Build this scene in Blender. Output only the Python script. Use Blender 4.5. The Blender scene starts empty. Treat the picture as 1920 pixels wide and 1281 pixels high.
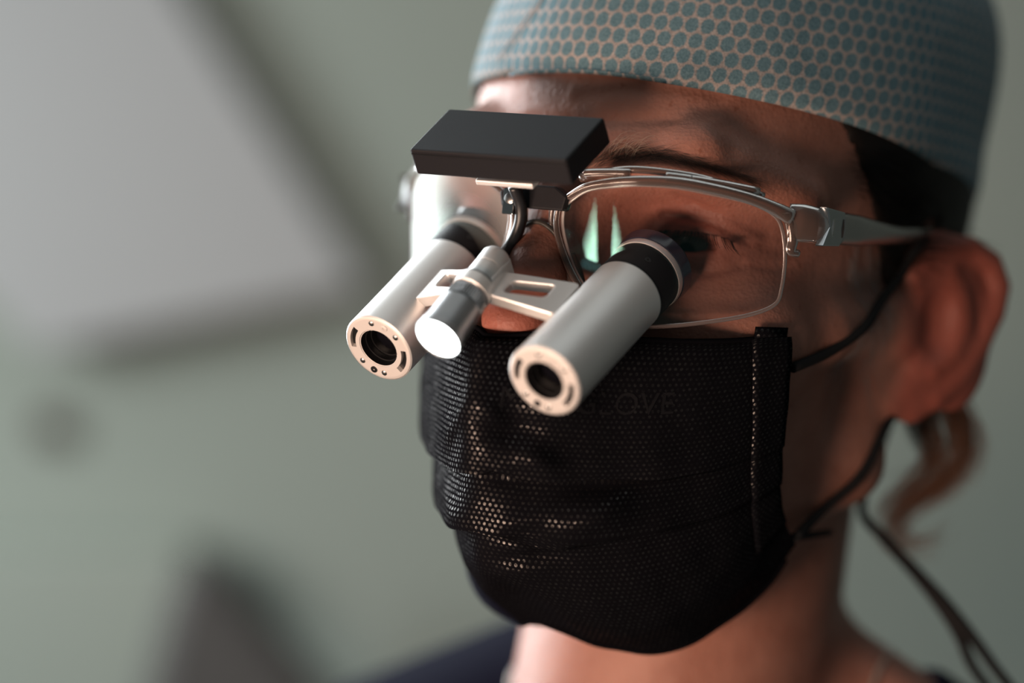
import bpy, bmesh, math, random
import numpy as np
from mathutils import Vector, Matrix
from mathutils.bvhtree import BVHTree
random.seed(7); rng = np.random.default_rng(7)
sc = bpy.context.scene
COL = sc.collection
H = np.array([0.0, 0.0, 1.62])          # mid-point between the ear canals, metres; all head geometry is in mm around it
MM = 0.001

# ------------------------------------------------------------------ camera, world, lights, exposure
Rc = np.array([[0.8394749, 0.53475861, 0.0965149], [0.09860403, 0.02475737, -0.99481874], [-0.53437734, 0.84464211, -0.03194616]])
Cc = np.array([355.41226, -672.07228, 7.67511])
cam = bpy.data.objects.new('camera', bpy.data.cameras.new('camera')); COL.objects.link(cam)
cm = Matrix.Identity(4)
for i in range(3):
    cm[i][0] = Rc[0][i]; cm[i][1] = -Rc[1][i]; cm[i][2] = -Rc[2][i]; cm[i][3] = Cc[i] * MM + H[i]
cam.matrix_world = cm
cam.data.sensor_width = 36; cam.data.lens = 85; cam.data.clip_start = .05
cam.data.dof.use_dof = True; cam.data.dof.focus_distance = .662; cam.data.dof.aperture_fstop = 2.5
cam.data.dof.aperture_blades = 9
sc.camera = cam
w = bpy.data.worlds.new('world'); sc.world = w; w.use_nodes = True
w.node_tree.nodes['Background'].inputs[0].default_value = (.74, .86, .82, 1)
w.node_tree.nodes['Background'].inputs[1].default_value = .075
sc.view_settings.view_transform = 'Standard'; sc.view_settings.look = 'None'
sc.view_settings.gamma = 1; sc.view_settings.use_curve_mapping = False
sc.view_settings.exposure = 0.0
sc.cycles.use_denoising = True
sc.cycles.max_bounces = 10; sc.cycles.transparent_max_bounces = 16; sc.cycles.caustics_reflective = False; sc.cycles.caustics_refractive = False

def area(name, loc, target, size, power, color, sy=None, spread=None):
    l = bpy.data.lights.new(name, 'AREA'); l.energy = power; l.color = color; l.shape = 'RECTANGLE'; l.size = size; l.size_y = sy or size
    if spread: l.spread = spread
    o = bpy.data.objects.new(name, l); COL.objects.link(o)
    loc = Vector(loc) + Vector(H); target = Vector(target) + Vector(H)
    o.location = loc; o.rotation_euler = (target - loc).to_track_quat('-Z', 'Y').to_euler(); return o
# daylight from a tall window at the left of the room, level with the person; added warm fill low in front, standing for bounced light
def rel(side_, fwd_, z): return tuple(np.array((.8488, .5288, 0)) * side_ + np.array((-.5288, .8488, 0)) * fwd_ + np.array((0, 0, z)))
area('window_daylight', rel(-.78, .68, .20), rel(0, .05, .02), .62, 10.5, (.90, .97, 1.0), 1.15, math.radians(80))
area('ceiling_panel_light', rel(-.50, .10, .93), rel(-.50, .10, 0), 2.0, 4.8, (.93, 1.0, .99), 1.7)
area('left_wall_fill', rel(-1.15, .10, .1), rel(-.30, .86, -.2), .5, 3.7, (.95, 1.0, .98), .5, math.radians(110))  # added unseen fill brightening the back wall towards the left
for sx in (-1, 1):                                         # added fill for unseen warm bounce; two tipped panels shape the lens reflection
    l_ = area('warm_bounce_fill', (-.045 + .08 * sx, -.50, -.180), (-.02, -.08, -.045), .135, .60, (1.0, .70, .53), .115, math.radians(110))
    l_.rotation_euler = (l_.rotation_euler.to_matrix() @ Matrix.Rotation(math.radians(-20 * sx), 3, 'Z')).to_euler()

# ------------------------------------------------------------------ materials
def mat(name, base=(.5, .5, .5), rough=.5, metal=0., spec=.5, **kw):
    m = bpy.data.materials.new(name); m.use_nodes = True
    b = m.node_tree.nodes['Principled BSDF']
    b.inputs['Base Color'].default_value = (*base, 1); b.inputs['Roughness'].default_value = rough
    b.inputs['Metallic'].default_value = metal; b.inputs['Specular IOR Level'].default_value = spec
    for k, v in kw.items(): b.inputs[k.replace('_', ' ')].default_value = v
    return m
class NT:
    def __init__(s, m): s.t = m.node_tree; s.b = s.t.nodes['Principled BSDF']
    def n(s, typ, **kw):
        x = s.t.nodes.new(typ)
        for k, v in kw.items(): setattr(x, k, v)
        return x
    def l(s, a, b): s.t.links.new(a, b)
    def math(s, op, a, b=None, clamp=False):
        x = s.n('ShaderNodeMath', operation=op); x.use_clamp = clamp
        for i, v in enumerate((a, b)):
            if v is None: continue
            if isinstance(v, (int, float)): x.inputs[i].default_value = v
            else: s.l(v, x.inputs[i])
        return x.outputs[0]
    def noise(s, scale, detail=4, vec=None, rough=.5):
        x = s.n('ShaderNodeTexNoise'); x.inputs['Scale'].default_value = scale; x.inputs['Detail'].default_value = detail
        x.inputs['Roughness'].default_value = rough
        if vec is not None: s.l(vec, x.inputs['Vector'])
        return x.outputs['Fac']
    def obj(s): return s.n('ShaderNodeTexCoord').outputs['Object']
    def uv(s): return s.n('ShaderNodeTexCoord').outputs['UV']
    def ramp(s, fac, stops):
        x = s.n('ShaderNodeValToRGB'); e = x.color_ramp.elements
        while len(e) < len(stops): e.new(.5)
        for k, (p, c) in enumerate(stops): e[k].position = p; e[k].color = (*c, 1)
        s.l(fac, x.inputs[0]); return x.outputs[0]
    def mix(s, fac, a, b, blend='MIX'):
        x = s.n('ShaderNodeMix', data_type='RGBA', blend_type=blend)
        for i, v in ((0, fac), (6, a), (7, b)):
            if isinstance(v, (int, float)): x.inputs[i].default_value = v
            elif isinstance(v, tuple): x.inputs[i].default_value = (*v, 1)
            else: s.l(v, x.inputs[i])
        return x.outputs[2]
    def bump(s, h, strength=.3, dist=.001, prev=None):
        x = s.n('ShaderNodeBump'); x.inputs['Strength'].default_value = strength; x.inputs['Distance'].default_value = dist
        s.l(h, x.inputs['Height'])
        if prev is not None: s.l(prev, x.inputs['Normal'])
        return x.outputs[0]
    def hexdots(s, uv, sx, sy, rx, ry):
        sep = s.n('ShaderNodeSeparateXYZ'); s.l(uv, sep.inputs[0])
        v = s.math('DIVIDE', sep.outputs[1], sy); row = s.math('FLOOR', v)
        par = s.math('MULTIPLY', s.math('FLOORED_MODULO', row, 2.0), .5)
        u = s.math('ADD', s.math('DIVIDE', sep.outputs[0], sx), par)
        fu = s.math('SUBTRACT', s.math('FRACT', u), .5); fv = s.math('SUBTRACT', s.math('FRACT', v), .5)
        a = s.math('POWER', s.math('MULTIPLY', fu, sx / rx), 2.0); b = s.math('POWER', s.math('MULTIPLY', fv, sy / ry), 2.0)
        return s.math('SQRT', s.math('ADD', a, b))          # 1 on the dot's edge

SKIN = mat('skin', (.52, .30, .22), .5, spec=.32, Subsurface_Weight=.2, Subsurface_Scale=.005)
SKIN.node_tree.nodes['Principled BSDF'].inputs['Subsurface Radius'].default_value = (1, .35, .2)
t = NT(SKIN); o = t.obj()
c = t.ramp(t.noise(55, 5, o), [(.3, (.26, .108, .076)), (.7, (.36, .168, .126))])
fr = t.ramp(t.noise(420, 2, o), [(.62, (1, 1, 1)), (.74, (.72, .60, .52))])
c = t.mix(.7, c, fr, 'MULTIPLY')
at = t.n('ShaderNodeAttribute', attribute_name='redness')
c = t.mix(t.math('MULTIPLY', at.outputs['Fac'], .65), c, (.34, .07, .048))
t.l(c, t.b.inputs['Base Color'])
vo = t.n('ShaderNodeTexVoronoi'); vo.inputs['Scale'].default_value = 900; t.l(o, vo.inputs['Vector'])
b1 = t.bump(t.noise(260, 6, o, .65), .35, .0012)
t.l(t.bump(vo.outputs['Distance'], .25, .0005, b1), t.b.inputs['Normal'])

CAPM = mat('cap_fabric', (.5, .5, .5), .9, spec=.1)
t = NT(CAPM); uv = t.uv(); ob = t.obj()
d = t.hexdots(uv, 4.8, 4.5, 2.25, 2.38)
d = t.math('ADD', d, t.math('MULTIPLY', t.math('SUBTRACT', t.noise(1.6, 3, uv), .5), .5))
mask = t.math('SUBTRACT', 1.0, t.math('MULTIPLY', t.math('SUBTRACT', d, .82), 4.5), True)
fib = t.noise(1500, 4, ob, .7)
paper = t.ramp(fib, [(.3, (.24, .21, .20)), (.72, (.50, .45, .435))])
dot = t.ramp(fib, [(.3, (.070, .140, .175)), (.72, (.175, .285, .335))])
t.l(t.mix(mask, paper, dot), t.b.inputs['Base Color'])
t.l(t.bump(t.noise(900, 5, ob), .25, .0006, t.bump(t.noise(45, 3, ob), .5, .003)), t.b.inputs['Normal'])

MASKM = mat('mask_fabric', (.010, .010, .012), .8, spec=.06)
t = NT(MASKM); uv = t.uv(); ob = t.obj()
d = t.hexdots(uv, 1.62, 1.40, .42, .42)
dm = t.math('SUBTRACT', 1.0, t.math('MULTIPLY', t.math('SUBTRACT', d, .8), 2.5), True)
var = t.math('MULTIPLY', dm, t.ramp(t.noise(.9, 2, uv), [(.40, (.10, .10, .10)), (.66, (1, 1, 1))]))
t.l(t.mix(var, (.0042, .0042, .0055), (.0055, .0053, .006)), t.b.inputs['Base Color'])
t.l(t.math('SUBTRACT', .8, t.math('MULTIPLY', var, .53)), t.b.inputs['Roughness'])
t.l(t.bump(dm, .14, .0004, t.bump(t.noise(60, 3, ob), .25, .003)), t.b.inputs['Normal'])
t.b.inputs['Specular IOR Level'].default_value = 0
gl_ = t.n('ShaderNodeBsdfGlossy'); gl_.inputs[0].default_value = (1, .96, .94, 1); gl_.inputs['Roughness'].default_value = .36
ms_ = t.n('ShaderNodeMixShader'); t.l(t.math('MULTIPLY', var, .055), ms_.inputs[0]); t.l(t.b.outputs[0], ms_.inputs[1]); t.l(gl_.outputs[0], ms_.inputs[2])
t.l(ms_.outputs[0], next(n for n in t.t.nodes if n.type == 'OUTPUT_MATERIAL').inputs[0])

ALU = mat('anodised_aluminium', (.88, .86, .85), .46, .72)
t = NT(ALU); t.l(t.bump(t.noise(5000, 2, t.obj()), .06, .0003), t.b.inputs['Normal'])
ALUF = mat('aluminium_face', (.74, .70, .68), .5, .6)
STEEL = mat('polished_steel', (.62, .63, .66), .12, 1.0)
LAMPM = mat('lamp_housing_metal', (.36, .36, .37), .36, .9)
DARKSTEEL = mat('dark_steel', (.22, .22, .22), .3, 1.0)
BLACK = mat('black_plastic', (.013, .0125, .015), .5, spec=.14)
t = NT(BLACK); t.l(t.bump(t.noise(3500, 2, t.obj()), .12, .0003), t.b.inputs['Normal'])
BORE = mat('bore_black', (.006, .006, .007), .35)
RUBBER = mat('black_rubber', (.010, .010, .012), .38)
ELASTIC = mat('elastic_cord', (.010, .010, .011), .85, spec=.2)
CLEAR = mat('smoky_clear_plastic', (.24, .175, .155), .12, 0, Transmission_Weight=.72, IOR=1.46)
FARSHADE = mat('shaded_far_frame', (.03, .024, .022), .3, spec=.25)  # far frame parts; the shade there is put into the colour
TEMPLE = mat('smoky_temple_plastic', (.10, .075, .068), .2, 0, spec=.35, Transmission_Weight=.45)
PAD = mat('nose_pad_silicone', (.05, .045, .04), .25, 0)
HAIR = mat('dark_hair', (.010, .007, .006), .6, spec=.2)
GREY = mat('grey_hair', (.30, .27, .26), .45)
BLOND = mat('fair_hair', (.42, .30, .22), .42)
BROWN = mat('brown_hair', (.16, .075, .045), .45)
BROW = mat('brow_hair', (.075, .042, .03), .5)
NAVY = mat('navy_fabric', (.004, .0045, .012), .95, spec=.05)
SILVER = mat('silver_chain', (.38, .36, .34), .5, .8)
EYEM = mat('eye', (.6, .5, .46), .06)
t = NT(EYEM); o = t.obj()                                 # object space of the eye: +Z is the gaze
sep = t.n('ShaderNodeSeparateXYZ'); t.l(o, sep.inputs[0])
r = t.math('SQRT', t.math('ADD', t.math('POWER', sep.outputs[0], 2.0), t.math('POWER', sep.outputs[1], 2.0)))
r = t.math('MULTIPLY', r, 100.0)
t.l(t.ramp(r, [(.20, (.004, .004, .004)), (.24, (.045, .024, .014)), (.54, (.06, .032, .018)), (.60, (.02, .014, .012)), (.66, (.22, .17, .155))]), t.b.inputs['Base Color'])  # sclera stop darkened, shade of the eye opening put into the colour
LEDM = bpy.data.materials.new('led'); LEDM.use_nodes = True
nt = LEDM.node_tree; nt.nodes.clear(); e = nt.nodes.new('ShaderNodeEmission'); e.inputs[0].default_value = (.93, 1, .97, 1); e.inputs[1].default_value = 14
nt.links.new(e.outputs[0], nt.nodes.new('ShaderNodeOutputMaterial').inputs[0])
def lens_mat(name, tint, refl, coat):
    m = bpy.data.materials.new(name); m.use_nodes = True; nt = m.node_tree; nt.nodes.clear()
    tr = nt.nodes.new('ShaderNodeBsdfTransparent'); tr.inputs[0].default_value = (*tint, 1)
    gl = nt.nodes.new('ShaderNodeBsdfGlossy'); gl.inputs[0].default_value = (*coat, 1); gl.inputs['Roughness'].default_value = .02
    fr = nt.nodes.new('ShaderNodeFresnel'); fr.inputs[0].default_value = refl
    mx = nt.nodes.new('ShaderNodeMixShader'); out = nt.nodes.new('ShaderNodeOutputMaterial')
    nt.links.new(fr.outputs[0], mx.inputs[0]); nt.links.new(tr.outputs[0], mx.inputs[1]); nt.links.new(gl.outputs[0], mx.inputs[2]); nt.links.new(mx.outputs[0], out.inputs[0])
    return m
LENS = lens_mat('coated_lens', (.93, .92, .92), 1.51, (.45, 1.0, .75))
nt = LENS.node_tree; lw = nt.nodes.new('ShaderNodeLayerWeight'); lw.inputs[0].default_value = .5; cr_ = nt.nodes.new('ShaderNodeValToRGB')
cr_.color_ramp.elements[0].position = .15; cr_.color_ramp.elements[0].color = (.40, 1.0, .98, 1); cr_.color_ramp.elements[1].position = .45; cr_.color_ramp.elements[1].color = (1, .94, .95, 1)
nt.links.new(lw.outputs['Facing'], cr_.inputs[0]); nt.links.new(cr_.outputs[0], next(n for n in nt.nodes if n.type == 'BSDF_GLOSSY').inputs[0])
REFLHAZE = lens_mat('reflection_haze_lens', (.93, .92, .92), 1.55, (.9, 1.0, .95))  # far lens; the white layer below paints its pale reflection
nt = REFLHAZE.node_tree; next(n for n in nt.nodes if n.type == 'BSDF_GLOSSY').inputs['Roughness'].default_value = .42; om = next(n for n in nt.nodes if n.type == 'OUTPUT_MATERIAL'); first = om.inputs[0].links[0].from_socket
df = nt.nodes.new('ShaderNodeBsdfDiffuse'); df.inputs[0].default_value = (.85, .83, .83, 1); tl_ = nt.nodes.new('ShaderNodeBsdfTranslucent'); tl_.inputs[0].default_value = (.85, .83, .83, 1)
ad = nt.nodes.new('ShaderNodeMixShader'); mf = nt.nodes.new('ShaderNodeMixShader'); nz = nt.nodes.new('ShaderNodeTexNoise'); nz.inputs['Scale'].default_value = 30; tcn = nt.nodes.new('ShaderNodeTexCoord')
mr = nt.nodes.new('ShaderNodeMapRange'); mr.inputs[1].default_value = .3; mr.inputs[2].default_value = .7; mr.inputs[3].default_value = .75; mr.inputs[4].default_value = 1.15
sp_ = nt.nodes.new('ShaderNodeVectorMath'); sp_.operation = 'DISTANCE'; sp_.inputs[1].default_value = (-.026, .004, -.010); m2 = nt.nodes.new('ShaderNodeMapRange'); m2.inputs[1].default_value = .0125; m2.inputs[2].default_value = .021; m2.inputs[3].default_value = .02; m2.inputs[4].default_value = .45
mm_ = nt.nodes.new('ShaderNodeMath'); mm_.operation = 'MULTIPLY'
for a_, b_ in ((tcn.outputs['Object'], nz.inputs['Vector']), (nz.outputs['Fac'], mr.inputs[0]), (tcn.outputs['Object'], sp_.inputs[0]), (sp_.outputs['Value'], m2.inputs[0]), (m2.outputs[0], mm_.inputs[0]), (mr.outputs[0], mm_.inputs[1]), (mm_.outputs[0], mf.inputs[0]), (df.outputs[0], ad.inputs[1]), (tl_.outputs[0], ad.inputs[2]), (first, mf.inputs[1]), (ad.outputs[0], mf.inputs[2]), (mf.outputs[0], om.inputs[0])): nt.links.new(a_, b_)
EYEGLASS = mat('loupe_objective', (.004, .004, .006), .05)
BRIM = mat('lens_rim_edge', (.34, .27, .26), .3, 0, spec=.3, Transmission_Weight=.55)
PURPLE = mat('coated_eyepiece', (.03, .022, .045), .12, 0, spec=.8)

# ------------------------------------------------------------------ builders (mm in, metres out)
def mk(name, V, F, m, root=None, O=(0, 0, 0), smooth=True, uvs=None, mats=None, fm=None):
    V = (np.asarray(V, float) - np.asarray(O, float)) * MM
    me = bpy.data.meshes.new(name); me.from_pydata(V.tolist(), [], F)
    for x in (mats or [m]): me.materials.append(x)
    if fm is not None: me.polygons.foreach_set('material_index', fm)
    if smooth: me.polygons.foreach_set('use_smooth', [True] * len(me.polygons))
    if uvs is not None:
        ul = me.uv_layers.new(name='UVMap'); vi = np.empty(len(me.loops), int); me.loops.foreach_get('vertex_index', vi)
        ul.data.foreach_set('uv', np.asarray(uvs, float)[vi].ravel())
    me.update()
    ob = bpy.data.objects.new(name, me); COL.objects.link(ob)
    if root is None: ob.location = Vector(np.asarray(O) * MM + H)
    else: ob.parent = root
    return ob
def tag(o, label, cat=None, group=None, kind=None):
    o['label'] = label
    if cat: o['category'] = cat
    if group: o['group'] = group
    if kind: o['kind'] = kind
    return o
def empty(name, O, label, cat):
    o = bpy.data.objects.new(name, None); COL.objects.link(o); o.location = Vector(np.asarray(O, float) * MM + H); o.empty_display_size = .01
    return tag(o, label, cat)
def spline(P, n):
    P = np.asarray(P, float); k = len(P) - 1; Q = np.vstack([2 * P[0] - P[1], P, 2 * P[-1] - P[-2]])
    T = np.linspace(0, k, n); i = np.minimum(T.astype(int), k - 1); f = (T - i)[:, None]
    a, b, c, d = Q[i], Q[i + 1], Q[i + 2], Q[i + 3]
    return .5 * (2 * b + (c - a) * f + (2 * a - 5 * b + 4 * c - d) * f**2 + (3 * b - a - 3 * c + d) * f**3)
def tube_geo(path, rad, seg=10, ry=None, up=None, closed=False):
    P = np.asarray(path, float); n = len(P); rad = np.broadcast_to(np.asarray(rad, float), (n,)); ry_ = rad if ry is None else np.broadcast_to(np.asarray(ry, float), (n,))
    T = np.gradient(P, axis=0); T /= np.linalg.norm(T, axis=1)[:, None] + 1e-9
    u = np.array(up if up is not None else ((0, 0, 1) if abs(T[0][2]) < .9 else (0, 1, 0)), float)
    V = []; F = []
    for i in range(n):
        if up is not None: u = np.array(up, float)
        u = u - T[i] * (u @ T[i]); u /= np.linalg.norm(u) + 1e-9; s = np.cross(T[i], u)
        for k in range(seg):
            a = 2 * math.pi * k / seg; V.append(P[i] + s * math.cos(a) * rad[i] + u * math.sin(a) * ry_[i])
    for i in range(n - 1 + closed):
        for k in range(seg):
            F.append((i * seg + k, i * seg + (k + 1) % seg, ((i + 1) % n) * seg + (k + 1) % seg, ((i + 1) % n) * seg + k))
    if not closed: F.append(tuple(range(seg - 1, -1, -1))); F.append(tuple((n - 1) * seg + k for k in range(seg)))
    return V, F
def tube(name, path, rad, m, root, O, seg=12, n=None, **kw):
    p = spline(path, n) if n else np.asarray(path, float)
    if n and np.ndim(rad): rad = np.interp(np.linspace(0, 1, n), np.linspace(0, 1, len(rad)), rad)
    if n and np.ndim(kw.get('ry', 0)): kw['ry'] = np.interp(np.linspace(0, 1, n), np.linspace(0, 1, len(kw['ry'])), kw['ry'])
    V, F = tube_geo(p, rad, seg, **kw); return mk(name, V, F, m, root, O)
def join(parts):
    V = []; F = []
    for v, f in parts:
        b = len(V); V += [tuple(x) for x in v]; F += [tuple(i + b for i in q) for q in f]
    return V, F
def frame_of(d):
    d = np.array(d, float); d /= np.linalg.norm(d); x = np.array([1., 0, 0]); x -= d * (x @ d); x /= np.linalg.norm(x)
    return d, x, np.cross(d, x)
def lathe_geo(o, d, prof, seg=48, ripple=None):
    d, x, y = frame_of(d); V = []; F = []; o = np.array(o, float)
    for j, (s, r) in enumerate(prof):
        for k in range(seg):
            a = 2 * math.pi * k / seg; rr = r
            if ripple and ripple[0] <= s <= ripple[1] and r > .1: rr = r - ripple[2] * (k % 2)
            V.append(o + d * s + (x * math.cos(a) + y * math.sin(a)) * rr)
    for j in range(len(prof) - 1):
        for k in range(seg): F.append((j * seg + k, j * seg + (k + 1) % seg, (j + 1) * seg + (k + 1) % seg, (j + 1) * seg + k))
    return V, F
def sharp(o, deg=35):
    me = o.data
    bm = bmesh.new(); bm.from_mesh(me)
    bmesh.ops.recalc_face_normals(bm, faces=bm.faces)
    for e in bm.edges:
        if len(e.link_faces) == 2 and e.calc_face_angle(0) > math.radians(deg): e.smooth = False
    bm.to_mesh(me); bm.free(); return o
def lathe(name, o, d, prof, m, root, O, seg=48, **kw):
    V, F = lathe_geo(o, d, prof, seg, **kw); return sharp(mk(name, V, F, m, root, O))
def bevel(o, w, seg=2):
    bm = bmesh.new(); bm.from_mesh(o.data); bmesh.ops.recalc_face_normals(bm, faces=bm.faces)
    es = [e for e in bm.edges if len(e.link_faces) == 2 and e.calc_face_angle(0) > .5]
    bmesh.ops.bevel(bm, geom=es, offset=w * MM, segments=seg, profile=.5, affect='EDGES', clamp_overlap=True)
    bm.to_mesh(o.data); bm.free(); return sharp(o, 50)
def prism(name, poly, ax, ay, az, o, z0, z1, m, root, O, bev=0, holes=None):
    """2-D outline POLY in axes ax, ay from o, between z0 and z1 along az; holes are bridged polygons."""
    ax, ay, az, o = (np.array(v, float) for v in (ax, ay, az, o))
    if not holes:
        n = len(poly); V = [o + ax * x + ay * y + az * z for z in (z0, z1) for x, y in poly]
        F = [tuple(range(n - 1, -1, -1)), tuple(range(n, 2 * n))] + [(i, (i + 1) % n, n + (i + 1) % n, n + i) for i in range(n)]
    else:                                                  # ring between outline and one hole with equal point counts
        n = len(poly); V = [o + ax * x + ay * y + az * z for z in (z0, z1) for P in (poly, holes) for x, y in P]; F = []
        for i in range(n):
            j = (i + 1) % n
            F += [(i, n + i, n + j, j), (2 * n + i, 2 * n + j, 3 * n + j, 3 * n + i), (i, j, 2 * n + j, 2 * n + i), (n + i, 3 * n + i, 3 * n + j, n + j)]
    ob = mk(name, V, F, m, root, O, smooth=False)
    return bevel(ob, bev) if bev else sharp(ob)

# ------------------------------------------------------------------ room
def slab(name, c, ax, ay, az, hx, hy, hz, m, label=None, cat=None, kind=None, root=None, bev=.004):
    c, ax, ay, az = (np.array(v, float) for v in (c, ax, ay, az))
    V = [ax * sx * hx + ay * sy * hy + az * sz * hz for sz in (-1, 1) for sx, sy in ((-1, -1), (1, -1), (1, 1), (-1, 1))]
    F = [(3, 2, 1, 0), (4, 5, 6, 7), (0, 1, 5, 4), (1, 2, 6, 5), (2, 3, 7, 6), (3, 0, 4, 7)]
    me = bpy.data.meshes.new(name); me.from_pydata([tuple(v) for v in V], [], F); me.materials.append(m); me.update()
    ob = bpy.data.objects.new(name, me); COL.objects.link(ob); ob.location = Vector(c)
    if bev: bevel(ob, bev / MM)
    if label: tag(ob, label, cat)
    if kind: ob['kind'] = kind
    return ob
WALLM = mat('sage_wall_paint', (.40, .44, .40), .85, spec=.2)
t = NT(WALLM); o = t.obj(); t.l(t.ramp(t.noise(.8, 3, o), [(.3, (.38, .425, .385)), (.7, (.42, .455, .415))]), t.b.inputs['Base Color'])
t.l(t.bump(t.noise(60, 4, o), .1, .002), t.b.inputs['Normal'])
PANELM = mat('pale_panel', (.50, .50, .515), .6)
CABM = mat('pale_green_laminate', (.41, .455, .41), .5)
DKM = mat('charcoal_cover', (.095, .09, .09), .6)
KNOBM = mat('brown_knob', (.045, .016, .010), .5)
fwd = np.array([Rc[2][0], Rc[2][1], 0]); fwd /= np.linalg.norm(fwd)
side = np.array([fwd[1], -fwd[0], 0]); upv = np.array([0, 0, 1.])
Cw = Cc * MM + H
WD = 1.62                                                   # wall distance from the camera
wc = Cw + fwd * (WD + .05); wc[2] = 1.3
slab('wall_back', wc, side, upv, fwd, 2.6, 1.3, .05, WALLM, kind='structure', bev=0)
slab('floor', (Cw + fwd * .4) * np.array([1, 1, 0]) + np.array([0, 0, -.03]), side, fwd, upv, 2.6, 1.4, .03, mat('grey_floor', (.5, .51, .5), .6), kind='structure', bev=0)
slab('ceiling', (Cw + fwd * .4) * np.array([1, 1, 0]) + np.array([0, 0, 2.63]), side, fwd, upv, 2.6, 1.4, .03, mat('white_ceiling', (.7, .7, .69), .9), kind='structure', bev=0)

# ------------------------------------------------------------------ body as one signed-distance sculpt
def ell(P, c, r, M=None):
    q = P - np.array(c, np.float32)
    if M is not None: q = q @ np.array(M, np.float32).T
    r = np.array(r, np.float32); k0 = np.linalg.norm(q / r, axis=1); k1 = np.linalg.norm(q / r**2, axis=1)
    return k0 * (k0 - 1) / np.maximum(k1, 1e-6)
def cap(P, a, b, ra, rb=None):
    rb = ra if rb is None else rb; a = np.array(a, np.float32); b = np.array(b, np.float32); ba = b - a
    h = np.clip(((P - a) @ ba) / max(float(ba @ ba), 1e-9), 0, 1)
    return np.linalg.norm(P - a - h[:, None] * ba, axis=1) - (ra + (rb - ra) * h)
def poly(P, pts, rs):
    rs = np.broadcast_to(rs, (len(pts),)); return np.min([cap(P, pts[i], pts[i + 1], rs[i], rs[i + 1]) for i in range(len(pts) - 1)], axis=0)
def smin(a, b, k): h = np.clip(.5 + .5 * (b - a) / k, 0, 1); return b + (a - b) * h - k * h * (1 - h)
def smax(a, b, k): return -smin(-a, -b, k)
EN = np.array([.866, -.5, 0]); EE = np.array([.5, .866, 0]); EZ = np.array([0, 0, 1.])
EM = np.array([EE, EZ, EN])
def ear(P):
    d = ell(P, (76.0, 10.5, 3), (16.5, 27.5, 5.2), np.array([EE * .97 + EZ * .24, EZ * .97 - EE * .24, EN]))
    hel = [(70, 1.5, 8), (68.5, -3, 15), (71, 1.5, 20.5), (74.5, 7, 24), (78.8, 14.2, 25.8), (82.8, 22, 21.8), (84.6, 25.5, 15), (84.2, 24.5, 6.5), (82, 20.8, -3), (78.6, 15, -13), (75, 8.5, -20)]
    d = smin(d, poly(P, [np.array(h) + EN * 1.5 for h in hel], [2.2, 2.8, 3.2, 3.4, 3.5, 3.8, 3.9, 3.7, 3.4, 3.2, 3.4]), 2.5)
    d = smin(d, ell(P, (71.0, 2.5, -20), (7.5, 8.5, 4.2), EM), 4)
    d = smin(d, cap(P, (70, 3, -12), (67, -4, -23), 3.6, 3.5), 4)
    c = EN * 5.5
    d = smax(d, -ell(P, np.array((73.0, 5.0, 1.5)) + c * 1.3, (7.2, 11.5, 6.5), EM), 2.5)
    d = smax(d, -ell(P, np.array((80.5, 17.5, 9)) + c * 1.15, (2.6, 10.5, 3.6), np.array([EE * .97 + EZ * .2, EZ * .97 - EE * .2, EN])), 1.5)
    d = smin(d, poly(P, [np.array(h) + EN * 2.4 for h in [(75, 8.5, 17.5), (77.2, 12.5, 11), (78.2, 14, 3), (77, 12, -6.5), (73.5, 6, -12)]], 2.6), 2.5)
    d = smin(d, cap(P, (66.5, -5.5, 4), (68, -3.5, -4.5), 3.6, 4.0), 4)
    d = smin(d, cap(P, (71.5, 2.5, -12), (73.5, 5.5, -11.5), 3.4), 3)
    return d
def body(P, full=True):
    X = P * np.array([1, 1, 1], np.float32); S = P.copy(); S[:, 0] = np.abs(S[:, 0])
    d = ell(P, (0, 0, 48), (70.5, 90, 82)); d = smin(d, ell(P, (0, 24, 46), (66, 86, 76)), 10)
    d = smin(d, ell(P, (0, -38, -14), (57.5, 54, 72)), 22)
    d = smin(d, ell(P, (0, -46, -66), (32, 39, 27)), 18)
    d = smin(d, cap(S, (53, -8, -42), (17, -66, -81), 13, 11), 14); d = smin(d, cap(S, (59.5, -5, 0), (54, -7, -40), 8.5, 12), 8)
    d = smin(d, ell(S, (47, -57, -6), (16.5, 20, 14)), 12)
    d = smin(d, cap(S, (62, -6, 2), (60, -38, -2), 7, 8), 10)
    d = smin(d, cap(S, (6, -88, 37), (36, -80, 41), 8.5, 8.5), 10)
    d = smin(d, cap(S, (36, -80, 41), (57, -56, 33), 8.5, 7), 9)
    d = smax(d, -ell(S, (31, -88, 19), (16, 13.5, 11)), 9)
    d = smin(d, ell(S, (31, -62.5, 19.5), (15.5, 14.6, 13.5)), 4)
    # nose
    n = cap(P, (0, -88, 28), (0, -103, 4), 8.2, 9.2)
    n = smin(n, cap(P, (0, -103, 4), (0, -109.3, -7.5), 9.0, 9.6), 5)
    n = smin(n, ell(S, (11.5, -99, -11), (7, 9, 7.5)), 5)
    d = smin(d, n, 9)
    d = smin(d, ell(P, (0, -92, -52), (22, 12, 15)), 12)
    # eye opening between the lids
    d = smax(d, -ell(S, (32.6, -77.5, 18.0), (12.0, 5.6, 2.5)), .8)
    d = smin(d, ear(S), 5)
    # neck, shoulders
    nk = cap(P, (0, 14, -30), (-5, 9, -150), 47.5, 51)
    d = smin(d, nk, 14)
    tr = cap(S, (18, 42, -108), (140, 58, -186), 20, 36)
    d = smin(d, tr, 14)
    d = smin(d, ell(P, (0, 44, -286), (190, 90, 120)), 24)
    return d
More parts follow.
